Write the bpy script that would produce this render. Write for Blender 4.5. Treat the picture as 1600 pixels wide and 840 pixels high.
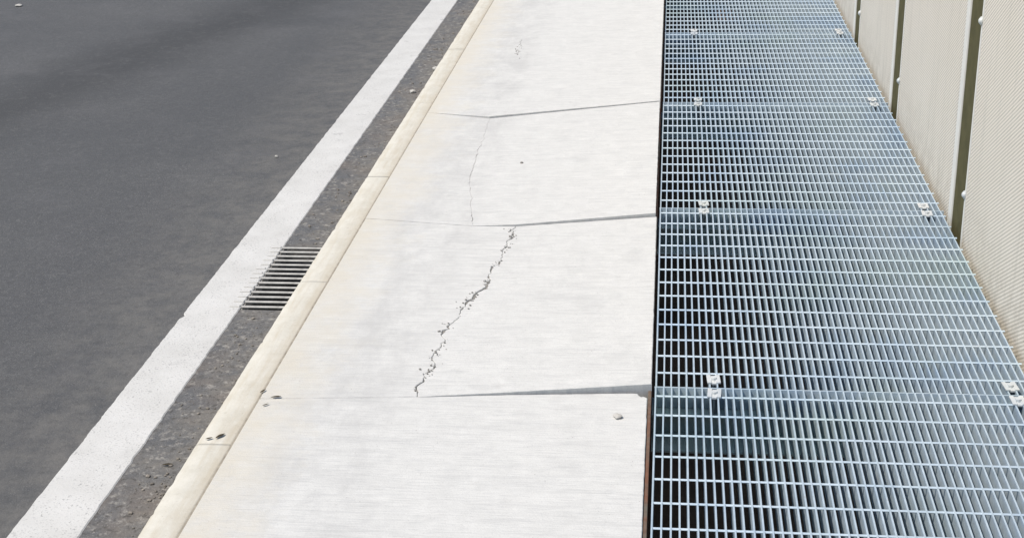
import bpy, bmesh, math, random
from mathutils import Vector, Matrix, noise

random.seed(7)
S = bpy.context.scene
COL = S.collection
for o in list(bpy.data.objects):
    bpy.data.objects.remove(o, do_unlink=True)

# ------------------------------------------------------------------ camera
cam = bpy.data.cameras.new('camera')
cam.sensor_width = 36.0
cam.lens = 36.0 * 2230.0 / 1600.0
cam.clip_start = 0.05
cam.clip_end = 6000.0
camo = bpy.data.objects.new('camera', cam)
COL.objects.link(camo)
Rm = Matrix(((0.99410966, -0.01610826, 0.10717513),
             (0.10544823, 0.37217021, -0.92215509),
             (-0.02503308, 0.92802471, 0.37167659)))
camo.matrix_world = Matrix.Translation((0, 0, 1.6)) @ Rm.to_4x4()
S.camera = camo

# ------------------------------------------------------------------ sky, sun, exposure
SUN_EL = math.radians(61)
SUN_AZ = math.radians(-28)        # measured from straight left, negative is behind the camera
SUN_DIR = Vector((-math.cos(SUN_EL) * math.cos(SUN_AZ),
                  math.cos(SUN_EL) * math.sin(SUN_AZ), math.sin(SUN_EL)))
w = bpy.data.worlds.new('World')
S.world = w
w.use_nodes = True
nt = w.node_tree
nt.nodes.clear()
sky = nt.nodes.new('ShaderNodeTexSky')
sky.sky_type = 'NISHITA'
sky.sun_disc = False
sky.sun_elevation = SUN_EL
sky.sun_rotation = math.atan2(SUN_DIR.x, SUN_DIR.y)
bg = nt.nodes.new('ShaderNodeBackground')
bg.inputs['Strength'].default_value = 0.115
wo = nt.nodes.new('ShaderNodeOutputWorld')
nt.links.new(sky.outputs[0], bg.inputs[0])
nt.links.new(bg.outputs[0], wo.inputs[0])

sl = bpy.data.lights.new('sun', 'SUN')
sl.energy = 3.5
sl.angle = math.radians(0.53)
sl.color = (1.0, 0.93, 0.83)
slo = bpy.data.objects.new('sun', sl)
COL.objects.link(slo)
slo.rotation_euler = SUN_DIR.to_track_quat('Z', 'Y').to_euler()
slo.location = SUN_DIR * 30

S.view_settings.view_transform = 'Standard'
S.view_settings.look = 'None'
S.view_settings.gamma = 1.0
S.view_settings.use_curve_mapping = False
S.view_settings.exposure = 0.3


# ------------------------------------------------------------------ material helpers
class NT:
    def __init__(s, name):
        s.m = bpy.data.materials.new(name)
        s.m.use_nodes = True
        s.t = s.m.node_tree
        s.b = s.t.nodes['Principled BSDF']
        s.co = s.n('ShaderNodeTexCoord').outputs['Object']

    def n(s, t, **kw):
        x = s.t.nodes.new(t)
        for k, v in kw.items():
            setattr(x, k, v)
        return x

    def l(s, a, b):
        s.t.links.new(a, b)

    def put(s, v, sock):
        if isinstance(v, bpy.types.NodeSocket):
            s.l(v, sock)
        else:
            sock.default_value = v

    def noise(s, scale, detail=4.0, rough=0.6, stretch=None, rot=None, dist=0.0, off=None):
        x = s.n('ShaderNodeTexNoise')
        x.inputs['Scale'].default_value = scale
        x.inputs['Detail'].default_value = detail
        x.inputs['Roughness'].default_value = rough
        x.inputs['Distortion'].default_value = dist
        v = s.co
        if stretch or rot or off:
            mp = s.n('ShaderNodeMapping')
            if stretch: mp.inputs['Scale'].default_value = stretch
            if rot: mp.inputs['Rotation'].default_value = rot
            if off: mp.inputs['Location'].default_value = off
            s.l(v, mp.inputs[0])
            v = mp.outputs[0]
        s.l(v, x.inputs['Vector'])
        return x.outputs[0]

    def voro(s, scale, feature='F1', out=0):
        x = s.n('ShaderNodeTexVoronoi', feature=feature)
        x.inputs['Scale'].default_value = scale
        s.l(s.co, x.inputs['Vector'])
        return x.outputs[out]

    def rng(s, v, a, b, c=0.0, d=1.0):
        x = s.n('ShaderNodeMapRange')
        s.l(v, x.inputs[0])
        for i, q in enumerate((a, b, c, d)):
            x.inputs[i + 1].default_value = q
        return x.outputs[0]

    def math(s, op, a, b=0.0, c=0.0):
        x = s.n('ShaderNodeMath', operation=op)
        for i, q in enumerate((a, b, c)):
            s.put(q, x.inputs[i])
        return x.outputs[0]

    def mix(s, f, a, b, bt='MIX'):
        x = s.n('ShaderNodeMix', data_type='RGBA', blend_type=bt)
        for sock, v in ((x.inputs[0], f), (x.inputs[6], a), (x.inputs[7], b)):
            if isinstance(v, tuple) and len(v) == 3: v = v + (1.0,)
            s.put(v, sock)
        return x.outputs[2]

    def sep(s):
        x = s.n('ShaderNodeSeparateXYZ')
        s.l(s.co, x.inputs[0])
        return x.outputs

    def bump(s, h, strength=0.3, dist=0.002, prev=None):
        x = s.n('ShaderNodeBump')
        x.inputs['Strength'].default_value = strength
        x.inputs['Distance'].default_value = dist
        s.l(h, x.inputs['Height'])
        if prev: s.l(prev, x.inputs['Normal'])
        return x.outputs[0]

    def done(s, col, rough=0.8, metal=0.0, normal=None, spec=0.4):
        if isinstance(col, tuple) and len(col) == 3: col = col + (1.0,)
        s.put(col, s.b.inputs['Base Color'])
        s.put(rough, s.b.inputs['Roughness'])
        s.put(metal, s.b.inputs['Metallic'])
        s.put(spec, s.b.inputs['Specular IOR Level'])
        if normal: s.l(normal, s.b.inputs['Normal'])
        return s.m


def grey(v): return (v, v, v)


def mat_asphalt(name, base, warm, dirty):
    a = NT(name)
    fine = a.noise(260, 3, 0.7)
    stone = a.voro(190)
    cl = a.noise(1.1, 5, 0.55, dist=0.6)
    col = a.mix(a.rng(fine, 0.35, 0.7), grey(base * 0.72), grey(base * 1.28))
    col = a.mix(a.math('MULTIPLY', a.rng(stone, 0.34, 0.14), a.rng(a.noise(60, 2), 0.44, 0.56)), col, (base * 2.5, base * 2.45, base * 2.3))
    col = a.mix(a.rng(cl, 0.3, 0.7, 0.0, 0.6), col, (base * 0.68, base * 0.70, base * 0.73))
    xyz = a.sep()
    if dirty:
        d = a.math('ADD', a.rng(xyz[0], -1.27, -1.09, 0.0, 0.5), a.rng(a.noise(9, 5, 0.65), 0.35, 0.7, -0.2, 0.55))
        col = a.mix(d, col, warm)
        col = a.mix(a.rng(a.noise(3.2, 4, 0.6, off=(3, 1, 0)), 0.5, 0.66, 0, 0.5), col, (0.15, 0.12, 0.095))
        col = a.mix(a.rng(a.noise(38, 4, 0.7), 0.54, 0.66, 0, 0.7), col, (0.33, 0.31, 0.275))
        col = a.mix(a.rng(a.noise(55, 4, 0.7, off=(7, 3, 0)), 0.54, 0.64, 0, 0.75), col, (0.06, 0.054, 0.046))
    else:
        # slanting band of darker colour, wandering along the lane
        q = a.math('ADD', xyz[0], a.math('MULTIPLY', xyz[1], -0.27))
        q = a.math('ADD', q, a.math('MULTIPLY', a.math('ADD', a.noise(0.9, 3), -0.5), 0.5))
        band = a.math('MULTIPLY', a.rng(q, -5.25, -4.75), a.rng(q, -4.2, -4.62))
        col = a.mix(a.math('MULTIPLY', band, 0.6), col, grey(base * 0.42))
        # dusty edge beside the painted line
        col = a.mix(a.math('MULTIPLY', a.rng(xyz[0], -1.95, -1.4, 0, 0.8), a.rng(a.noise(14, 4), 0.3, 0.65)), col, (base * 1.75, base * 1.66, base * 1.5))
        col = a.mix(a.rng(a.noise(2.3, 4, 0.6, off=(5, 2, 0)), 0.52, 0.72, 0, 0.3), col, (base * 1.5, base * 1.46, base * 1.48))
    col = a.mix(a.rng(a.noise(48, 4, 0.75, off=(2, 9, 0)), 0.5, 0.66, 0, 0.34), col, (base * 0.55, base * 0.55, base * 0.54))
    col = a.mix(a.rng(a.noise(31, 4, 0.75, off=(8, 9, 0)), 0.54, 0.68, 0, 0.32), col, (base * 1.55, base * 1.52, base * 1.45))
    n1 = a.bump(a.noise(150, 3, 0.6), 0.55, 0.003)
    n2 = a.bump(stone, 0.25, 0.002, n1)
    return a.done(col, 0.82, normal=n2, spec=0.35)


def mat_concrete():
    a = NT('concrete_slab')
    xyz = a.sep()
    broom = a.noise(1.0, 4, 0.7, stretch=(14, 210, 1), dist=0.4)
    broom2 = a.noise(1.0, 5, 0.65, stretch=(4, 62, 1), off=(2, 7, 0), rot=(0, 0, 0.05), dist=0.5)
    mott = a.noise(16.0, 8, 0.75, dist=0.4)
    grain = a.noise(240, 3, 0.7)
    col = a.mix(a.rng(mott, 0.3, 0.7), (0.535, 0.53, 0.505), (0.625, 0.618, 0.588))
    col = a.mix(a.rng(grain, 0.50, 0.70, 0, 0.36), col, (0.36, 0.355, 0.34))
    col = a.mix(a.rng(broom, 0.48, 0.68, 0, 0.40), col, (0.37, 0.375, 0.37))
    col = a.mix(a.rng(broom2, 0.50, 0.66, 0, 0.30), col, (0.40, 0.40, 0.39))
    # ochre dust washed against the kerb, in uneven tongues
    e = a.math('ADD', xyz[0], a.math('MULTIPLY', a.math('ADD', a.noise(7.5, 9, 0.78), -0.5), 0.60))
    col = a.mix(a.rng(e, -0.80, -1.03, 0, 0.8), col, (0.545, 0.505, 0.42))
    # grey scuffs and grime
    col = a.mix(a.rng(a.noise(3.4, 8, 0.75, off=(1, 4, 0), dist=0.8), 0.56, 0.70, 0, 0.34), col, (0.40, 0.40, 0.39))
    col = a.mix(a.math('MULTIPLY', a.math('MULTIPLY', a.rng(xyz[0], -0.60, -0.68), a.rng(xyz[0], -0.95, -0.82)), a.rng(a.noise(6, 8, 0.75, off=(3, 1, 0), stretch=(1, .5, 1)), 0.42, 0.62, 0, 0.42)), col, (0.37, 0.365, 0.355))
    col = a.mix(a.rng(a.noise(13, 6, 0.75, off=(6, 4, 0)), 0.62, 0.74, 0, 0.4), col, (0.36, 0.35, 0.33))
    pits = a.math('MULTIPLY', a.rng(a.voro(85), 0.14, 0.06), a.rng(a.noise(9, 3, off=(9, 0, 0)), 0.56, 0.64))
    col = a.mix(a.math('MULTIPLY', pits, 0.75), col, (0.17, 0.155, 0.14))
    n1 = a.bump(broom, 0.5, 0.002)
    n2 = a.bump(grain, 0.35, 0.0014, n1)
    n3 = a.bump(a.noise(3, 2), 0.10, 0.012, n2)
    n4 = a.bump(pits, 0.4, -0.002, n3)
    return a.done(col, 0.88, normal=n4, spec=0.2)


def mat_kerb():
    a = NT('kerb_concrete')
    a.co = a.n('ShaderNodeNewGeometry').outputs['Position']
    xyz = a.sep()
    col = a.mix(a.rng(a.noise(14, 8, 0.72), 0.3, 0.7), (0.50, 0.475, 0.405), (0.61, 0.585, 0.515))
    col = a.mix(a.rng(a.noise(1.0, 6, 0.7, stretch=(40, 4, 40)), 0.46, 0.66, 0, 0.55), col, (0.46, 0.405, 0.31))
    seam = a.math('ADD', xyz[0], a.math('MULTIPLY', a.math('ADD', a.noise(9, 6, 0.7), -0.5), 0.06))
    col = a.mix(a.rng(seam, -1.03, -1.0, 0, 0.5), col, (0.45, 0.39, 0.29))
    col = a.mix(a.rng(a.noise(60, 5, 0.75), 0.58, 0.72, 0, 0.5), col, (0.30, 0.265, 0.21))
    col = a.mix(a.rng(xyz[2], -0.004, -0.03, 0, 0.5), col, (0.30, 0.26, 0.2))      # road splash on the face
    n1 = a.bump(a.noise(70, 5, 0.7), 0.4, 0.002)
    return a.done(col, 0.88, normal=n1, spec=0.2)


def mat_paint():
    a = NT('road_paint')
    col = a.mix(a.rng(a.noise(7, 5, 0.6), 0.3, 0.7), (0.50, 0.49, 0.46), (0.585, 0.575, 0.545))
    wear = a.math('MULTIPLY', a.rng(a.noise(170, 3, 0.7), 0.56, 0.66), a.rng(a.noise(16, 4, 0.7), 0.36, 0.6, 0.15, 1.0))
    col = a.mix(a.math('MULTIPLY', wear, 0.8), col, (0.2, 0.197, 0.19))
    col = a.mix(a.rng(a.noise(9, 6, 0.75, off=(4, 0, 0)), 0.60, 0.68, 0, 0.55), col, (0.24, 0.235, 0.225))
    n1 = a.bump(a.noise(170, 3, 0.7), 0.35, 0.002)
    return a.done(col, 0.65, normal=n1, spec=0.4)


def mat_galv(name, c1, c2, rough=0.42, metal=0.75):
    a = NT(name)
    a.co = a.n('ShaderNodeNewGeometry').outputs['Position']     # so that neighbouring bars differ
    col = a.mix(a.rng(a.noise(30, 3, 0.6), 0.3, 0.7), c1, c2)
    col = a.mix(a.rng(a.noise(2.6, 4, 0.6), 0.5, 0.68, 0, 0.55), col, (c1[0] * .66, c1[1] * .80, c1[2] * 1.0))
    col = a.mix(a.rng(a.noise(1.9, 4, 0.6, off=(4, 2, 1)), 0.52, 0.7, 0, 0.5), col, (c1[0] * .95, c1[1] * 1.0, c1[2] * .88))
    col = a.mix(a.rng(a.noise(11, 6, 0.75, off=(1, 2, 5)), 0.60, 0.74, 0, 0.5), col, (0.30, 0.27, 0.235))
    r = a.rng(a.noise(40, 3), 0.3, 0.7, rough - 0.08, rough + 0.12)
    return a.done(col, r, metal, spec=0.5)


def mat_rust():
    a = NT('rusted_steel')
    xyz = a.sep()
    q = a.noise(4.5, 4, 0.7)
    col = a.mix(a.rng(q, 0.40, 0.56), (0.13, 0.125, 0.10), (0.19, 0.09, 0.055))
    col = a.mix(a.rng(a.noise(60, 4), 0.4, 0.7, 0, 0.6), col, (0.10, 0.05, 0.03))
    return a.done(col, 0.85, 0.1)


def mat_perf():
    a = NT('perforated_sheet_paint')
    xyz = a.sep()
    A, P, RAD = 0.0104, 0.012, 0.0031

    def lattice(oy, oz):
        u = a.math('MULTIPLY', a.math('SUBTRACT', a.math('FRACT', a.math('MULTIPLY_ADD', xyz[1], 1 / (2 * A), oy)), 0.5), 2 * A)
        v = a.math('MULTIPLY', a.math('SUBTRACT', a.math('FRACT', a.math('MULTIPLY_ADD', xyz[2], 1 / P, oz)), 0.5), P)
        return a.math('SQRT', a.math('ADD', a.math('MULTIPLY', u, u), a.math('MULTIPLY', v, v)))
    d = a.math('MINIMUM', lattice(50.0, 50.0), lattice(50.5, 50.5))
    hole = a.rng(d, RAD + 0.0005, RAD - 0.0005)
    col = a.mix(a.rng(a.noise(2.2, 4, 0.6), 0.3, 0.7), (0.755, 0.69, 0.59), (0.805, 0.74, 0.64))
    col = a.mix(a.rng(xyz[2], 0.14, -0.02, 0, 0.35), col, (0.50, 0.43, 0.35))   # splash dirt along the foot
    col = a.mix(a.rng(a.noise(1.0, 5, 0.65, stretch=(1, 22, 1.6)), 0.52, 0.72, 0, 0.28), col, (0.46, 0.43, 0.36))
    col = a.mix(a.math('MULTIPLY', a.rng(xyz[2], 0.30, 0.08), a.rng(a.noise(16, 5, 0.7), 0.42, 0.62, 0, 0.5)), col, (0.42, 0.36, 0.28))
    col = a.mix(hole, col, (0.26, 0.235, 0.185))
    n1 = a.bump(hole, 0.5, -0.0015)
    return a.done(col, 0.5, normal=n1, spec=0.4)


def mat_plain(name, c, rough=0.6, metal=0.0, var=0.2, scale=20, spec=0.3):
    a = NT(name)
    d = tuple(x * (1 - var) for x in c)
    col = a.mix(a.rng(a.noise(scale, 5, 0.65), 0.3, 0.7), c, d)
    return a.done(col, rough, metal, normal=a.bump(a.noise(scale * 3, 3), 0.15, 0.002), spec=spec)


M = {
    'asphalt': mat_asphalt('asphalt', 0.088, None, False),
    'gutter': mat_asphalt('gutter_asphalt', 0.12, (0.20, 0.18, 0.15), True),
    'concrete': mat_concrete(),
    'kerb': mat_kerb(),
    'paint': mat_paint(),
    'galv': mat_galv('galvanised_steel', (0.43, 0.51, 0.565), (0.525, 0.605, 0.66), 0.5, 0.3),
    'beam': mat_galv('galvanised_beam', (0.52, 0.64, 0.64), (0.60, 0.72, 0.71), 0.55, 0.15),
    'clip': mat_galv('bright_zinc', (0.54, 0.55, 0.54), (0.64, 0.65, 0.64), 0.5, 0.2),
    'iron': mat_plain('drain_iron', (0.50, 0.485, 0.45), 0.6, 0.2, 0.35, 60),
    'rust': mat_rust(),
    'perf': mat_perf(),
    'trim': mat_plain('panel_trim_paint', (0.74, 0.72, 0.665), 0.45, 0, 0.06, 12),
    'mortar': mat_plain('mortar_dirt', (0.40, 0.355, 0.28), 0.95, 0, 0.5, 25),
    'silt': mat_plain('crack_silt', (0.30, 0.285, 0.26), 0.95, 0, 0.5, 60),
    'olive': mat_plain('olive_post_paint', (0.115, 0.105, 0.052), 0.85, 0, 0.35, 14, 0.1),
    'soil': mat_plain('dark_soil', (0.13, 0.085, 0.055), 0.95, 0, 0.7, 3),
    'bed': mat_plain('old_bedding_concrete', (0.20, 0.19, 0.17), 0.95, 0, 0.4, 15),
    'pit': mat_plain('drain_pit_wall', (0.10, 0.095, 0.085), 0.95, 0, 0.4, 15),
    'leaf': mat_plain('dry_leaf', (0.11, 0.085, 0.05), 0.8, 0, 0.4, 200),
    'stone': mat_plain('pale_stone', (0.50, 0.48, 0.44), 0.85, 0, 0.25, 150),
    'darkstone': mat_plain('dark_stone', (0.30, 0.285, 0.26), 0.85, 0, 0.4, 150),
    'grit': mat_plain('gutter_grit', (0.30, 0.27, 0.23), 0.9, 0, 0.7, 45),
}


# ------------------------------------------------------------------ mesh helpers
def mesh(name, bm):
    me = bpy.data.meshes.new(name)
    bm.normal_update()
    bm.to_mesh(me)
    bm.free()
    return me


def link(name, me, m=None, parent=None, loc=None, rot=None):
    o = bpy.data.objects.new(name, me)
    COL.objects.link(o)
    if m and me and not me.materials:
        me.materials.append(M[m])
    if parent: o.parent = parent
    if loc: o.location = loc
    if rot: o.rotation_euler = rot
    return o


def obj(name, bm, m, parent=None, loc=None, rot=None):
    return link(name, mesh(name, bm), m, parent, loc, rot)


def thing(name, label, cat, loc=(0, 0, 0), group=None):
    o = bpy.data.objects.new(name, None)
    o.empty_display_size = 0.05
    COL.objects.link(o)
    o.location = loc
    return tag(o, label, cat, group)


def tag(o, label, cat, group=None):
    o['label'] = label
    o['category'] = cat
    if group: o['group'] = group
    return o


def struct(o, label=None):
    o['kind'] = 'structure'
    if label: o['label'] = label
    return o


def box(bm, x0, x1, y0, y1, z0, z1):
    v = [bm.verts.new(p) for p in ((x0, y0, z0), (x1, y0, z0), (x1, y1, z0), (x0, y1, z0),
                                   (x0, y0, z1), (x1, y0, z1), (x1, y1, z1), (x0, y1, z1))]
    for f in ((3, 2, 1, 0), (4, 5, 6, 7), (0, 1, 5, 4), (1, 2, 6, 5), (2, 3, 7, 6), (3, 0, 4, 7)):
        bm.faces.new([v[i] for i in f])
    return bm


def boxb(x0, x1, y0, y1, z0, z1, bev=0.0, seg=1):
    bm = box(bmesh.new(), x0, x1, y0, y1, z0, z1)
    if bev:
        bmesh.ops.bevel(bm, geom=bm.edges[:], offset=bev, segments=seg, affect='EDGES', clamp_overlap=True)
    return bm


def profile(pts, x0, x1, axis):
    """extrude a closed 2-D outline along an axis: 'x' takes (y,z) points, 'y' takes (x,z) points, 'z' takes (x,y)."""
    bm = bmesh.new()
    def P(p, t):
        return {'x': (t, p[0], p[1]), 'y': (p[0], t, p[1]), 'z': (p[0], p[1], t)}[axis]
    a = [bm.verts.new(P(p, x0)) for p in pts]
    b = [bm.verts.new(P(p, x1)) for p in pts]
    n = len(pts)
    bm.faces.new(a); bm.faces.new(b[::-1])
    for i in range(n):
        j = (i + 1) % n
        bm.faces.new((a[i], b[i], b[j], a[j]))
    bmesh.ops.recalc_face_normals(bm, faces=bm.faces[:])
    return bm


def prism(poly, zf, thick, bev=0.0016):
    """slab with an irregular outline; zf(x,y) gives the height of its flat top."""
    bm = bmesh.new()
    top = [bm.verts.new((x, y, zf(x, y))) for x, y in poly]
    bot = [bm.verts.new((x, y, zf(x, y) - thick)) for x, y in poly]
    f = bm.faces.new(top)
    if f.calc_area() and f.normal.length == 0: f.normal_update()
    f.normal_update()
    if f.normal.z < 0: f.normal_flip()
    n = len(poly)
    for i in range(n):
        j = (i + 1) % n
        bm.faces.new((top[i], top[j], bot[j], bot[i]))
    bm.faces.new(bot)
    bmesh.ops.recalc_face_normals(bm, faces=bm.faces[:])
    if bev:
        te = [bm.edges.get((top[i], top[(i + 1) % n])) for i in range(n)]
        bmesh.ops.bevel(bm, geom=te, offset=bev, segments=1, affect='EDGES', clamp_overlap=True)
    return bm


def plane_through(p, q, r):
    p, q, r = Vector(p), Vector(q), Vector(r)
    n = (q - p).cross(r - p)
    return lambda x, y: p.z - (n.x * (x - p.x) + n.y * (y - p.y)) / n.z


def rough_line(pts, step, amp, seed, freq=18.0):
    """resample a polyline and roughen it sideways (ends stay put)."""
    out = []
    for (x0, y0), (x1, y1) in zip(pts, pts[1:]):
        L = math.hypot(x1 - x0, y1 - y0)
        k = max(1, int(L / step))
        nx, ny = -(y1 - y0) / L, (x1 - x0) / L
        for i in range(k):
            t = i / k
            x, y = x0 + (x1 - x0) * t, y0 + (y1 - y0) * t
            a = amp * (noise.noise(Vector((x * freq, y * freq, seed))) + 0.6 * noise.noise(Vector((x * freq * 4, y * freq * 4, seed + 9))))
            out.append((x + nx * a, y + ny * a))
    out.append(pts[-1])
    return out


def crack_sides(pts, amp, wmin, wmax, seed, blobs=()):
    c = rough_line(pts, 0.009, amp, seed, 14.0)
    L, R = [], []
    for i, (x, y) in enumerate(c):
        k = noise.noise(Vector((y * 23, 0, seed + 3))) + 0.7 * noise.noise(Vector((y * 70, 4, seed)))
        wd = wmin + wmax * max(0.0, k - 0.12) ** 1.3
        for (by, bw, bh) in blobs:
            wd += bw * max(0.0, 1 - abs(y - by) / bh) * (0.6 + 0.8 * noise.noise(Vector((y * 160, 1, seed))))
        jl = 0.5 + 0.4 * noise.noise(Vector((y * 55, 8, seed)))
        L.append((x - wd * jl, y))
        R.append((x + wd * (1 - jl), y))
    return L, R


# ------------------------------------------------------------------ the setting
ZR = -0.11                       # road surface; the slabs' tops are z = 0
Y0, Y1 = -2.0, 15.0
bm = bmesh.new()
bm.faces.new([bm.verts.new(p) for p in ((-3000, -3000, -0.86), (3000, -3000, -0.86), (3000, 3000, -0.86), (-3000, 3000, -0.86))])
struct(obj('ground', bm, 'soil'), 'dark bare soil below the steel walkway')

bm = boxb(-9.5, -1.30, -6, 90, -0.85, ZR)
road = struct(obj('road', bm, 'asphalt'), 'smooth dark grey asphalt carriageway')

# gutter strip with a real opening for the drain
DX0, DX1, DY0, DY1 = -1.288, -1.09, 3.875, 4.415
bm = bmesh.new()
box(bm, -1.30, -1.09, -6, DY0, -0.45, ZR)
box(bm, -1.30, -1.09, DY1, 90, -0.45, ZR)
box(bm, -1.30, DX0, DY0, DY1, -0.45, ZR)
gutter = struct(obj('gutter', bm, 'gutter'), 'dirty brownish asphalt gutter between white line and kerb')
struct(obj('drain_pit', boxb(-1.30, -1.02, DY0 - .05, DY1 + .05, -0.62, -0.455), 'pit'), 'dark pit below the gutter drain')

# painted edge line with rough edges, a nick on its road side
bm = bmesh.new()
le = rough_line([(-1.449, -6), (-1.449, 1.5)], 0.25, 0.003, 1) [:-1] + rough_line([(-1.449, 1.5), (-1.449, 9.5)], 0.012, 0.0028, 1)[:-1] + rough_line([(-1.449, 9.5), (-1.449, 90)], 0.5, 0.003, 1)
ri = [(x + 0.157 + 0.0022 * noise.noise(Vector((0, y * 40, 3))), y) for x, y in le]
le = [(x + (0.012 * max(0, 1 - abs(y - 3.815) / 0.02)), y) for x, y in le]
va = [bm.verts.new((x, y, ZR + .003)) for x, y in le]
vb = [bm.verts.new((x, y, ZR + .003)) for x, y in ri]
vc = [bm.verts.new((x - .003, y, ZR + .0004)) for x, y in le]
vd = [bm.verts.new((x + .003, y, ZR + .0004)) for x, y in ri]
for i in range(len(le) - 1):
    bm.faces.new((va[i], vb[i], vb[i + 1], va[i + 1]))
    bm.faces.new((vc[i], va[i], va[i + 1], vc[i + 1]))
    bm.faces.new((vb[i], vd[i], vd[i + 1], vb[i + 1]))
el = obj('edge_line', bm, 'paint', road)
el['label'] = 'broad white painted edge line, speckled with wear'

# kerb: haunch plus separate kerb stones
kerb = struct(obj('kerb', boxb(-1.075, -1.012, Y0, 30, -0.60, -0.16), 'bed'), 'low cream concrete kerb along the gutter')
prof = [(-1.0895, -0.15), (-1.0895, -0.012), (-1.086, -0.004), (-1.078, 0.0), (-1.001, 0.0), (-0.9990, -0.0012), (-0.9986, -0.003), (-0.9986, -0.15)]


def kerb_stone(y0):
    """one kerb stone with a worn, chipped road-side arris and rounded ends"""
    bm = bmesh.new()
    n_ = 90
    prev = None
    for i in range(n_ + 1):
        t = i / n_
        yk = 0.0004 + t * 0.9992
        q = Vector((0, (y0 + yk), 0))
        wob = 0.0016 * noise.noise(q * 5) + 0.0010 * noise.noise(q * 33)
        chip = 0.010 * max(0.0, noise.noise(q * 11 + Vector((7, 0, 0))) - 0.38) + 0.006 * max(0.0, noise.noise(q * 41) - 0.35)
        end = 0.0009 * max(0.0, 1 - min(t, 1 - t) / 0.008)
        inn = 0.0007 * noise.noise(q * 24 + Vector((3, 0, 0)))
        sag = 0.0012 * noise.noise(q * 3 + Vector((0, 0, 5)))
        pts = [(-1.0895, -0.15), (-1.0895 + wob + chip * .6, -0.016 - chip), (-1.0868 + wob + chip, -0.0065 - chip * .8),
               (-1.0790 + wob + chip, -0.0008 - chip * .3 + sag - end), (-1.045, 0.0004 + sag * 1.5 - end), (-1.006, -0.0002 + sag - end),
               (-1.0015 + inn, -0.0012 + sag * .5 - end), (-0.9990 + inn * .5, -0.004 - end), (-0.9986, -0.15)]
        ring = [bm.verts.new((x, yk, z)) for x, z in pts]
        if prev:
            for a_ in range(len(pts) - 1):
                f_ = bm.faces.new((prev[a_], ring[a_], ring[a_ + 1], prev[a_ + 1]))
                f_.smooth = 0 < a_ < len(pts) - 2
        else:
            bm.faces.new(ring[::-1])
        prev = ring
    bm.faces.new(prev)
    bmesh.ops.recalc_face_normals(bm, faces=bm.faces[:])
    return mesh('kerb_stone', bm)


y = 1.85 - 3.0
while y < 12:
    link('kerb_stone', kerb_stone(y), 'kerb', kerb, (random.uniform(-.0006, .0004), y, random.uniform(-.0012, .0006)))
    y += 1.0
link('kerb_stone', mesh('kerb_stone_run', profile(prof, 0.0012, 18, 'y')), 'kerb', kerb, (0, y, 0))

mj = obj('mortar_joint', boxb(-1.0022, -0.9962, Y0, 14, -0.03, -0.0009), 'mortar', kerb)

# pavement: bedding, slabs, steel edging
pave = struct(obj('pavement', boxb(-0.9980, -0.052, Y0, 30, -0.85, -0.075), 'bed'), 'pale broom-finished concrete footway of large cracked slabs')
XL, XR = -0.9981, -0.040
JA = [(XL, 3.083), (-0.80, 3.098), (-0.625, 3.112), (-0.374, 3.139), (XR, 3.168)]
JA2 = [(XL, 3.0855), (-0.80, 3.1005), (-0.617, 3.1150), (-0.374, 3.1445), (-0.030, 3.190)]
JB = [(XL, 4.399), (-0.80, 4.366), (-0.627, 4.339), (-0.49, 4.342), (-0.032, 4.420)]
JB2 = [(XL, 4.4015), (-0.80, 4.3685), (-0.627, 4.3415), (-0.49, 4.3455), (-0.036, 4.428)]
JC = [(XL, 5.697), (-0.728, 5.613), (-0.036, 5.792)]
JC2 = [(XL, 5.700), (-0.728, 5.617), (-0.034, 5.797)]
C1 = [(-0.617, 3.1150), (-0.613, 3.183), (-0.600, 3.276), (-0.597, 3.393), (-0.593, 3.517), (-0.587, 3.561), (-0.567, 3.673),
      (-0.542, 3.767), (-0.537, 3.83), (-0.516, 3.942), (-0.503, 4.10), (-0.498, 4.214), (-0.490, 4.342)]
C2 = [(-0.627, 4.3415), (-0.665, 4.546), (-0.702, 4.786), (-0.715, 5.05), (-0.720, 5.341), (-0.728, 5.613)]
flat = lambda x, y: 0.0
R1 = plane_through((-0.617, 3.14, 0), (-0.483, 4.33, 0), (XR, 3.19, 0.0145))
R2 = plane_through((-0.629, 4.357, 0), (-0.726, 5.596, 0), (XR, 4.43, 0.021))
R3 = plane_through((XL, 5.70, 0.001), (XL, 9.05, 0), (XR, 5.79, 0.0285))


def edge(pts, seed): return rough_line(pts, 0.012, 0.0011, seed, 30)


def slab(poly, zf, bev=0.0016): return obj('paving_slab', prism(poly, zf, 0.07, bev), 'concrete', pave)


# nearest slab, its far right corner chipped away
ja = edge(JA, 11)
ja = [p for p in ja if p[0] < -0.066] + [(-0.064, 3.163), (-0.061, 3.153), (-0.055, 3.146), (-0.050, 3.149), (XR - .002, 3.143)]
slab([(XL, 1.75)] + ja + edge([(XR, 3.14), (XR, 1.75)], 12), flat)
c1l, c1r = crack_sides(C1, 0.020, 0.0012, 0.0130, 5.0, ((3.82, .017, .07), (3.74, .012, .05), (4.27, .010, .06), (3.98, .008, .05), (3.52, .012, .035), (3.19, .009, .03)))
c2l, c2r = crack_sides(C2, 0.009, 0.0004, 0.0018, 8.0, ((4.42, .003, .06),))


def cut(line, x, side):
    return [p for p in line if (p[0] < x - .004 if side < 0 else p[0] > x + .004)]


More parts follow.
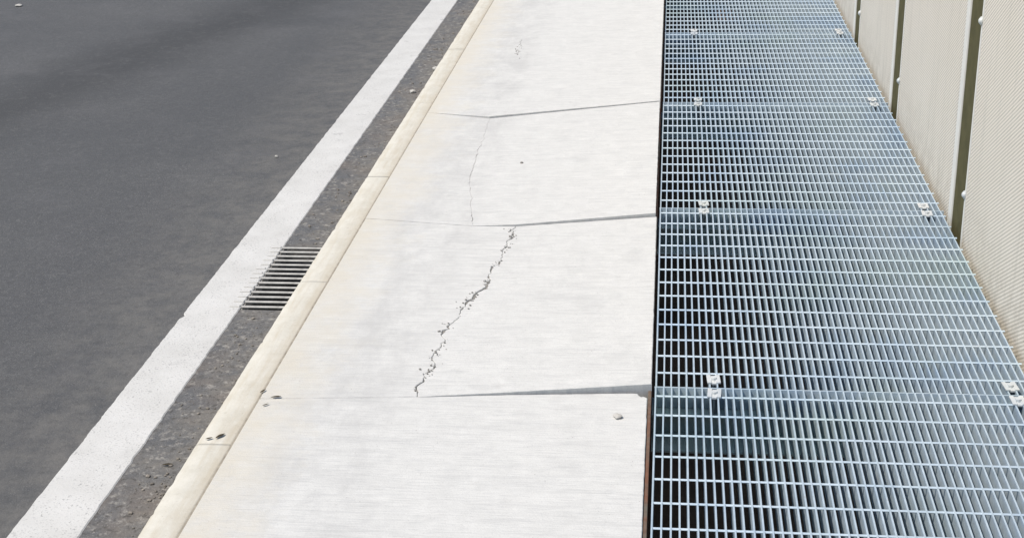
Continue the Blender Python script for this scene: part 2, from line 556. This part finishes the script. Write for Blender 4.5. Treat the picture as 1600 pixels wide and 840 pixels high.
slab(cut(edge(JA2, 13), c1l[0][0], -1) + c1l + cut(edge(JB, 14), c1l[-1][0], -1)[::-1], flat)
slab(c1r[::-1] + cut(edge(JA2, 13), c1r[0][0], 1) + edge([(-0.0305, 3.195), (-0.0325, 4.41)], 15) + cut(edge(JB, 14), c1r[-1][0], 1)[::-1], R1)
slab(cut(edge(JB2, 16), c2l[0][0], -1) + c2l + cut(edge(JC, 17), c2l[-1][0], -1)[::-1], flat, 0.0004)
slab(c2r[::-1] + cut(edge(JB2, 16), c2r[0][0], 1) + edge([(-0.0365, 4.44), (-0.0365, 5.78)], 18) + cut(edge(JC, 17), c2r[-1][0], 1)[::-1], R2, 0.0004)
slab(edge(JC2, 19) + edge([(-0.0345, 5.81), (-0.0345, 9.05)], 20) + [(XL, 9.05)], R3)


def crack_fill(pts, z, half):
    bm = bmesh.new()
    pv = None
    for x, y in rough_line(pts, 0.02, 0.018, 5.0, 14.0):
        zz = z + 0.0025 * noise.noise(Vector((x * 90, y * 90, 1)))
        row = [bm.verts.new((x - half, y, zz)), bm.verts.new((x, y, zz + .001)), bm.verts.new((x + half, y, zz))]
        if pv:
            bm.faces.new((pv[0], pv[1], row[1], row[0])); bm.faces.new((pv[1], pv[2], row[2], row[1]))
        pv = row
    return bm


cf = obj('crack_fill', crack_fill(C1, -0.0050, 0.03), 'silt', pave)
cf['label'] = 'grey silt lying in the long crack'
slab([(XL, 0.4), (XL, 1.7475), (XR, 1.7475), (XR, 0.4)], flat)
yy = 9.053
while yy < 13:
    slab([(XL, yy), (XL, yy + 1.30), (XR, yy + 1.30), (XR, yy)], flat)
    yy += 1.303
ea = obj('edging_angle', boxb(-0.0385, -0.0305, Y0, 14, -0.20, -0.005, .001), 'rust', pave)
ea['label'] = 'rusty steel edging along the slabs beside the grating'

# ------------------------------------------------------------------ gutter drain
dg = thing('drain_grate', 'slotted drain grate let into the gutter beside the white line', 'drain', (-1.2, 4.145, ZR))
nb = 14
barb = boxb(-0.088, 0.108, -0.0050, 0.0050, -0.0020, 0.0045, 0.0018)
barm = mesh('bar', barb)
capm = mesh('paint_coat', boxb(-0.122, -0.0885, -0.0058, 0.0058, 0.0026, 0.0062, 0.0015))
for i in range(nb):
    yb = 0.25 - i * 0.5 / (nb - 1)
    b = link('bar', barm, 'iron', dg, (0, yb, 0))
    c = link('paint_coat', capm, 'paint', b, (random.uniform(-.008, .006), 0, 0))
obj('side_rail', boxb(-0.0875, -0.0845, -0.264, 0.264, -0.03, -0.0025), 'iron', dg)
obj('side_rail', boxb(0.1035, 0.1085, -0.264, 0.264, -0.03, -0.0025), 'iron', dg)

# ------------------------------------------------------------------ steel grating walkway
GX0, GX1 = -0.022, 0.902
JY = [3.205 + 1.335 * k for k in range(-2, 7)]
PITCH, TB = 0.019, 0.0038
nbar = int((GX1 - GX0) / PITCH) + 1
glabels = ['steel grating panel closer than the bottom edge of the photo',
           'galvanised steel grating panel nearest the camera, at the bottom right corner',
           'second nearest galvanised grating panel, beside the slab with the long crack',
           'third nearest galvanised grating panel, beside the slab with the faint bent crack',
           'fourth nearest galvanised grating panel, beside the far footway slab',
           'farthest galvanised grating panel at the top edge of the photo',
           'steel grating panel just beyond the top edge of the photo',
           'last steel grating panel, two beyond the top edge of the photo']
bear = mesh('bearing_bar', boxb(-TB / 2, TB / 2, -0.6625, 0.6625, -0.056, 0.0))
bm = bmesh.new()
# twisted square cross rod, flush with the bar tops
pr = None
nseg = 48
L = GX1 - GX0
for i in range(nseg + 1):
    t = i / nseg
    an = t * math.pi * 2 * 12
    ring = [bm.verts.new((t * L, 0.0031 * math.cos(an + q * math.pi / 2), -0.0030 + 0.0031 * math.sin(an + q * math.pi / 2))) for q in range(4)]
    if pr:
        for q in range(4):
            bm.faces.new((pr[q], pr[(q + 1) % 4], ring[(q + 1) % 4], ring[q]))
    pr = ring
cross = mesh('cross_bar', bm)
band = mesh('end_band', boxb(GX0 - .002, GX1 + .002, -0.0018, 0.0018, -0.056, -0.0008))


def clip_mesh():
    bm = bmesh.new()
    # saddle: two lugs over the neighbouring bars, dipping between them
    prof2 = [(-0.0165, 0.0006), (-0.0165, 0.0040), (-0.0065, 0.0040), (-0.0045, 0.001), (0.0045, 0.001), (0.0065, 0.0040),
             (0.0165, 0.0040), (0.0165, 0.0006), (0.0070, 0.0006), (0.0055, -0.003), (-0.0055, -0.003), (-0.0070, 0.0006)]
    return profile(prof2, -0.022, 0.022, 'y')


clipm = mesh('clip', clip_mesh())
bm = bmesh.new()
bmesh.ops.create_cone(bm, cap_ends=True, segments=6, radius1=0.0075, radius2=0.0075, depth=0.007, matrix=Matrix.Translation((0, 0, 0.0045)))
bmesh.ops.create_cone(bm, cap_ends=True, segments=10, radius1=0.0035, radius2=0.0035, depth=0.050, matrix=Matrix.Translation((0, 0, -0.028)))
boltm = mesh('bolt', bm)
for k in range(len(JY) - 1):
    ya, yb = JY[k], JY[k + 1]
    yc = (ya + yb) / 2
    g = thing('grating_panel', glabels[k], 'grating', (0, yc, 0), 'steel grating panels of the walkway')
    g.rotation_euler = (random.gauss(0, .0012), random.gauss(0, .0008), random.gauss(0, .0008))
    for i in range(nbar):
        link('bearing_bar', bear, 'galv', g, (GX0 + 0.002 + i * PITCH + random.gauss(0, .0004), 0, random.gauss(0, .0003)), (0, random.gauss(0, .012), random.gauss(0, .0005)))
    for i in range(13):
        link('cross_bar', cross, 'galv', g, (GX0, -0.6 + i * 0.1 + 0.018, 0))
    for e in (-0.6645, 0.6645):
        link('end_band', band, 'galv', g, (0, e, 0))
    for cxx in (0.1145, 0.8365):
        ci = round((cxx - GX0 - .002) / PITCH - .5)
        for e in (-0.6675 + 0.046, 0.6675 - 0.036):
            x = GX0 + 0.002 + (ci + 0.5) * PITCH
            c = link('clip', clipm, 'clip', g, (x, e, 0), (0, 0, random.uniform(-.08, .08)))
            link('bolt', boltm, 'clip', c)

# joists under the panel joints
blabels = ['galvanised joist under the grating, out of view towards the camera',
           'galvanised joist under the grating, closer than the photo shows',
           'galvanised joist under the nearest grating joint',
           'galvanised joist under the second nearest grating joint',
           'galvanised joist under the third nearest grating joint',
           'galvanised joist under the farthest grating joint',
           'galvanised joist under the grating just beyond the top edge',
           'galvanised joist under the grating, second beyond the top edge',
           'galvanised joist under the far end of the grating']
for k, yj in enumerate(JY):
    if k < 1: continue
    t = thing('support_joist', blabels[k], 'joist', (0, yj + .005, -0.134), 'joists below the grating')
    obj('top_flange', boxb(-0.03, 0.96, -0.048, 0.048, 0.0695, 0.0765, .001), 'beam', t)
    obj('web', boxb(-0.03, 0.96, -0.003, 0.003, 0.007, 0.069), 'beam', t)
    obj('bottom_flange', boxb(-0.03, 0.96, -0.10, 0.10, 0.0, 0.0065, .001), 'beam', t)

# ------------------------------------------------------------------ perforated barrier
FX = 0.914
gaps = [2.99, 4.385, 5.785, 7.09, 8.45, 9.80, 11.15]
hw = 0.084
plabels = ['beige perforated barrier panel nearest the camera, cut by the right edge',
           'second nearest beige perforated barrier panel, between the two nearest dark posts',
           'third nearest beige perforated barrier panel, between second and third dark posts',
           'farthest narrow sliver of beige perforated barrier panel at the top edge',
           'beige perforated barrier panel just beyond the top edge',
           'last beige perforated barrier panel, two beyond the top edge']
qlabels = ['olive barrier post hidden out of frame at the right',
           'olive steel post nearest the camera, in the widest barrier gap',
           'olive steel post in the second nearest barrier gap',
           'olive steel post in the third barrier gap, farthest seen',
           'olive steel post just beyond the top edge',
           'olive steel post, second beyond the top edge',
           'olive steel post at the far end of the barrier']
for k in range(len(gaps) - 1):
    a, b = gaps[k] + hw, gaps[k + 1] - hw
    t = thing('noise_barrier', plabels[k], 'barrier', (FX, a, -0.10), 'perforated panels of the barrier')
    Lp, H = b - a, 1.55
    BW, BN = 0.022, 0.055
    sh = obj('perforated_sheet', boxb(0.0015, 0.0035, BN + .0005, Lp - BW - .0005, 0.03, H - .03), 'perf', t)
    # rolled edge trims: narrow face strip plus a deep return into the gap
    obj('edge_trim', boxb(0.0, 0.048, 0.0, BN, 0.0, H, 0.002, 2), 'trim', t)
    obj('edge_trim', boxb(0.0, 0.048, Lp - BW, Lp, 0.0, H, 0.003, 2), 'trim', t)
    obj('bottom_trim', boxb(0.0, 0.048, BN + .0005, Lp - BW - .0005, 0.0, 0.0295, 0.002), 'trim', t)
    obj('top_trim', boxb(0.0, 0.048, BN + .0005, Lp - BW - .0005, H - 0.0295, H, 0.002), 'trim', t)
    obj('back_sheet', boxb(0.042, 0.046, BN + .0005, Lp - BW - .0005, 0.03, H - .03), 'trim', t)
    for zb in (0.24, 0.78, 1.32):
        bm = bmesh.new()
        bmesh.ops.create_uvsphere(bm, u_segments=12, v_segments=8, radius=0.0105, matrix=Matrix.Diagonal((0.8, 1, 1, 1)))
        bmesh.ops.create_cone(bm, cap_ends=True, segments=14, radius1=0.013, radius2=0.013, depth=0.003, matrix=Matrix.Rotation(math.pi / 2, 4, 'Y'))
        obj('bolt', bm, 'clip', t, (-0.002, Lp - 0.006, zb))
for k, gy in enumerate(gaps):
    t = thing('barrier_post', qlabels[k], 'post', (FX + 0.004, gy, -0.85), 'posts of the barrier')
    pf = [(0, -0.0825), (0.012, -0.0825), (0.012, -0.005), (0.138, -0.005), (0.138, -0.0825), (0.15, -0.0825),
          (0.15, 0.0825), (0.138, 0.0825), (0.138, 0.005), (0.012, 0.005), (0.012, 0.0825), (0, 0.0825)]
    obj('column', profile(pf, 0.02, 2.42, 'z'), 'olive', t)
    obj('base_plate', boxb(-0.03, 0.19, -0.12, 0.12, 0.0, 0.0195, .002), 'olive', t)

# ledger angle carrying the right-hand ends of the grating
lg = thing('ledger_angle', 'galvanised angle under the grating along the foot of the barrier', 'angle', (0.93, 6, -0.15))
obj('ledge', boxb(-0.06, -0.022, -6, 7, 0.069, 0.075), 'beam', lg)
obj('upstand', boxb(-0.0255, -0.0222, -6, 7, 0.0, 0.0685), 'beam', lg)


# ------------------------------------------------------------------ small things
def rock(r, seed, sub=2, flat_=0.6):
    bm = bmesh.new()
    bmesh.ops.create_icosphere(bm, subdivisions=sub, radius=r)
    for v in bm.verts:
        n_ = noise.noise(v.co / r * 1.3 + Vector((seed * 3.1, seed, 0)))
        v.co *= 1 + 0.35 * n_
        v.co.z *= flat_
    return bm


tag(obj('pebble', rock(0.011, 3, 3, 0.45), 'stone', None, (-0.1087, 3.0335, 0.005)), 'pale pebble on the nearest slab by its chipped corner', 'pebble')
tag(obj('pebble', rock(0.006, 5, 2, 0.6), 'darkstone', None, (-0.535, 5.0, 0.0075)), 'tiny dark pebble in the middle of the slab with the faint crack', 'pebble')
tag(obj('pebble', rock(0.014, 8, 3, 0.6), 'stone', None, (-1.193, 6.43, ZR + .006)), 'white pebble in the gutter against the far kerb', 'pebble')
tag(obj('pebble', rock(0.018, 9, 3, 0.6), 'stone', None, (-1.15, 6.86, ZR + .008)), 'pale stone lying farther up the gutter beside the kerb', 'pebble')
tag(obj('pebble', rock(0.007, 12, 2, 0.6), 'stone', None, (-1.579, 5.41, ZR + .005)), 'small pale pebble on the asphalt left of the white line', 'pebble')
tag(obj('pebble', rock(0.022, 15, 3, 0.3), 'stone', None, (-4.03, 8.48, ZR + .006)), 'flat white fragment on the road in the top left corner', 'pebble')


def leaf(lx, wx, seed):
    bm = bmesh.new()
    n = 9
    rows = []
    for i in range(n):
        t = i / (n - 1)
        wd = wx * math.sin(math.pi * min(1, t * .96 + .03)) ** 0.8 * (1 + .25 * noise.noise(Vector((t * 5, seed, 0))))
        z = 0.0012 + 0.12 * wx * math.sin(t * 3 + seed) ** 2
        rows.append([bm.verts.new(((t - .5) * lx, -wd, z + wd * .15)), bm.verts.new(((t - .5) * lx, 0, z)), bm.verts.new(((t - .5) * lx, wd, z + wd * .1))])
    for a, b in zip(rows, rows[1:]):
        for j in range(2):
            bm.faces.new((a[j], b[j], b[j + 1], a[j + 1]))
    bmesh.ops.solidify(bm, geom=bm.faces[:], thickness=0.0012)
    return bm


for lx, wx, x, y_, z, rz, lab in (
        (0.034, 0.008, -1.037, 2.882, 0.0025, 1.0, 'larger dark dry leaf lying on the nearest part of the kerb'),
        (0.020, 0.006, -1.060, 2.868, 0.0025, 0.5, 'small dark leaf scrap at the kerb edge beside the larger leaf'),
        (0.032, 0.007, -0.957, 3.088, 0.0025, 0.25, 'dark dry leaf on the joint between the nearest slabs near the kerb'),
        (0.026, 0.005, -0.9985, 3.118, 0.0025, 1.1, 'thin dark leaf caught in the seam between kerb and slab'),
        (0.022, 0.004, -0.972, 3.045, 0.0025, 0.7, 'faint leaf sliver on the nearest slab just inside the kerb'),
        (0.030, 0.007, -1.195, 2.93, ZR + .003, 0.2, 'dark leaf lying in the gutter beside the white line')):
    tag(obj('dry_leaf', leaf(lx * .85, wx * .6, lx * 100), 'leaf', None, (x, y_, z), (0, 0, rz)), lab, 'leaf', 'dry leaf scraps by the kerb')

# grit swept into the gutter
bm = bmesh.new()
for i in range(1500):
    yv = 2.3 + 7.0 * random.random() ** 1.5
    t = random.random() ** 0.55
    xv = -1.275 + t * 0.178
    if DY0 - .01 < yv < DY1 + .01: continue
    if noise.noise(Vector((xv * 6, yv * 3, 4))) < random.uniform(-.4, .35): continue
    r = random.choice((.0018, .0022, .003, .004, .006)) * random.uniform(.7, 1.3)
    mt = Matrix.Translation((xv, yv, ZR + r * .3)) @ Matrix.Rotation(random.random() * 6, 4, 'Z') @ Matrix.Diagonal((1, random.uniform(.6, 1), random.uniform(.4, .8), 1))
    bmesh.ops.create_icosphere(bm, subdivisions=1, radius=r, matrix=mt)
grit = obj('grit', bm, 'grit')
grit['kind'] = 'stuff'
grit['label'] = 'loose grit swept along the gutter against the kerb'
grit['category'] = 'grit'
# crumbs of concrete along the long crack
bm = bmesh.new()
for i in range(260):
    j = random.randrange(4, len(c1l) - 2)
    x, y_ = c1l[j]
    if noise.noise(Vector((0, y_ * 9, 2))) < -0.02: continue
    r = random.uniform(.0010, .0042) * random.uniform(.5, 1)
    mt = Matrix.Translation((x + random.gauss(0.002, .009), y_ + random.gauss(0, .01), r * .4 + .001)) @ Matrix.Diagonal((1, .8, .6, 1))
    bmesh.ops.create_icosphere(bm, subdivisions=1, radius=r, matrix=mt)
for i in range(46):
    y_ = random.gauss(6.80, .10)
    x = -0.728 - (y_ - 6.8) * .05 + random.gauss(0, .008)
    r = random.uniform(.0012, .0036)
    mt = Matrix.Translation((x, y_, R3(x, y_) + r * .25)) @ Matrix.Diagonal((1, .9, .5, 1))
    bmesh.ops.create_icosphere(bm, subdivisions=1, radius=r, matrix=mt)
cr = obj('crumbs', bm, 'darkstone')
cr['kind'] = 'stuff'
cr['label'] = 'dark crumbs of broken concrete strewn along the long crack and on the far slab'
cr['category'] = 'crumbs'
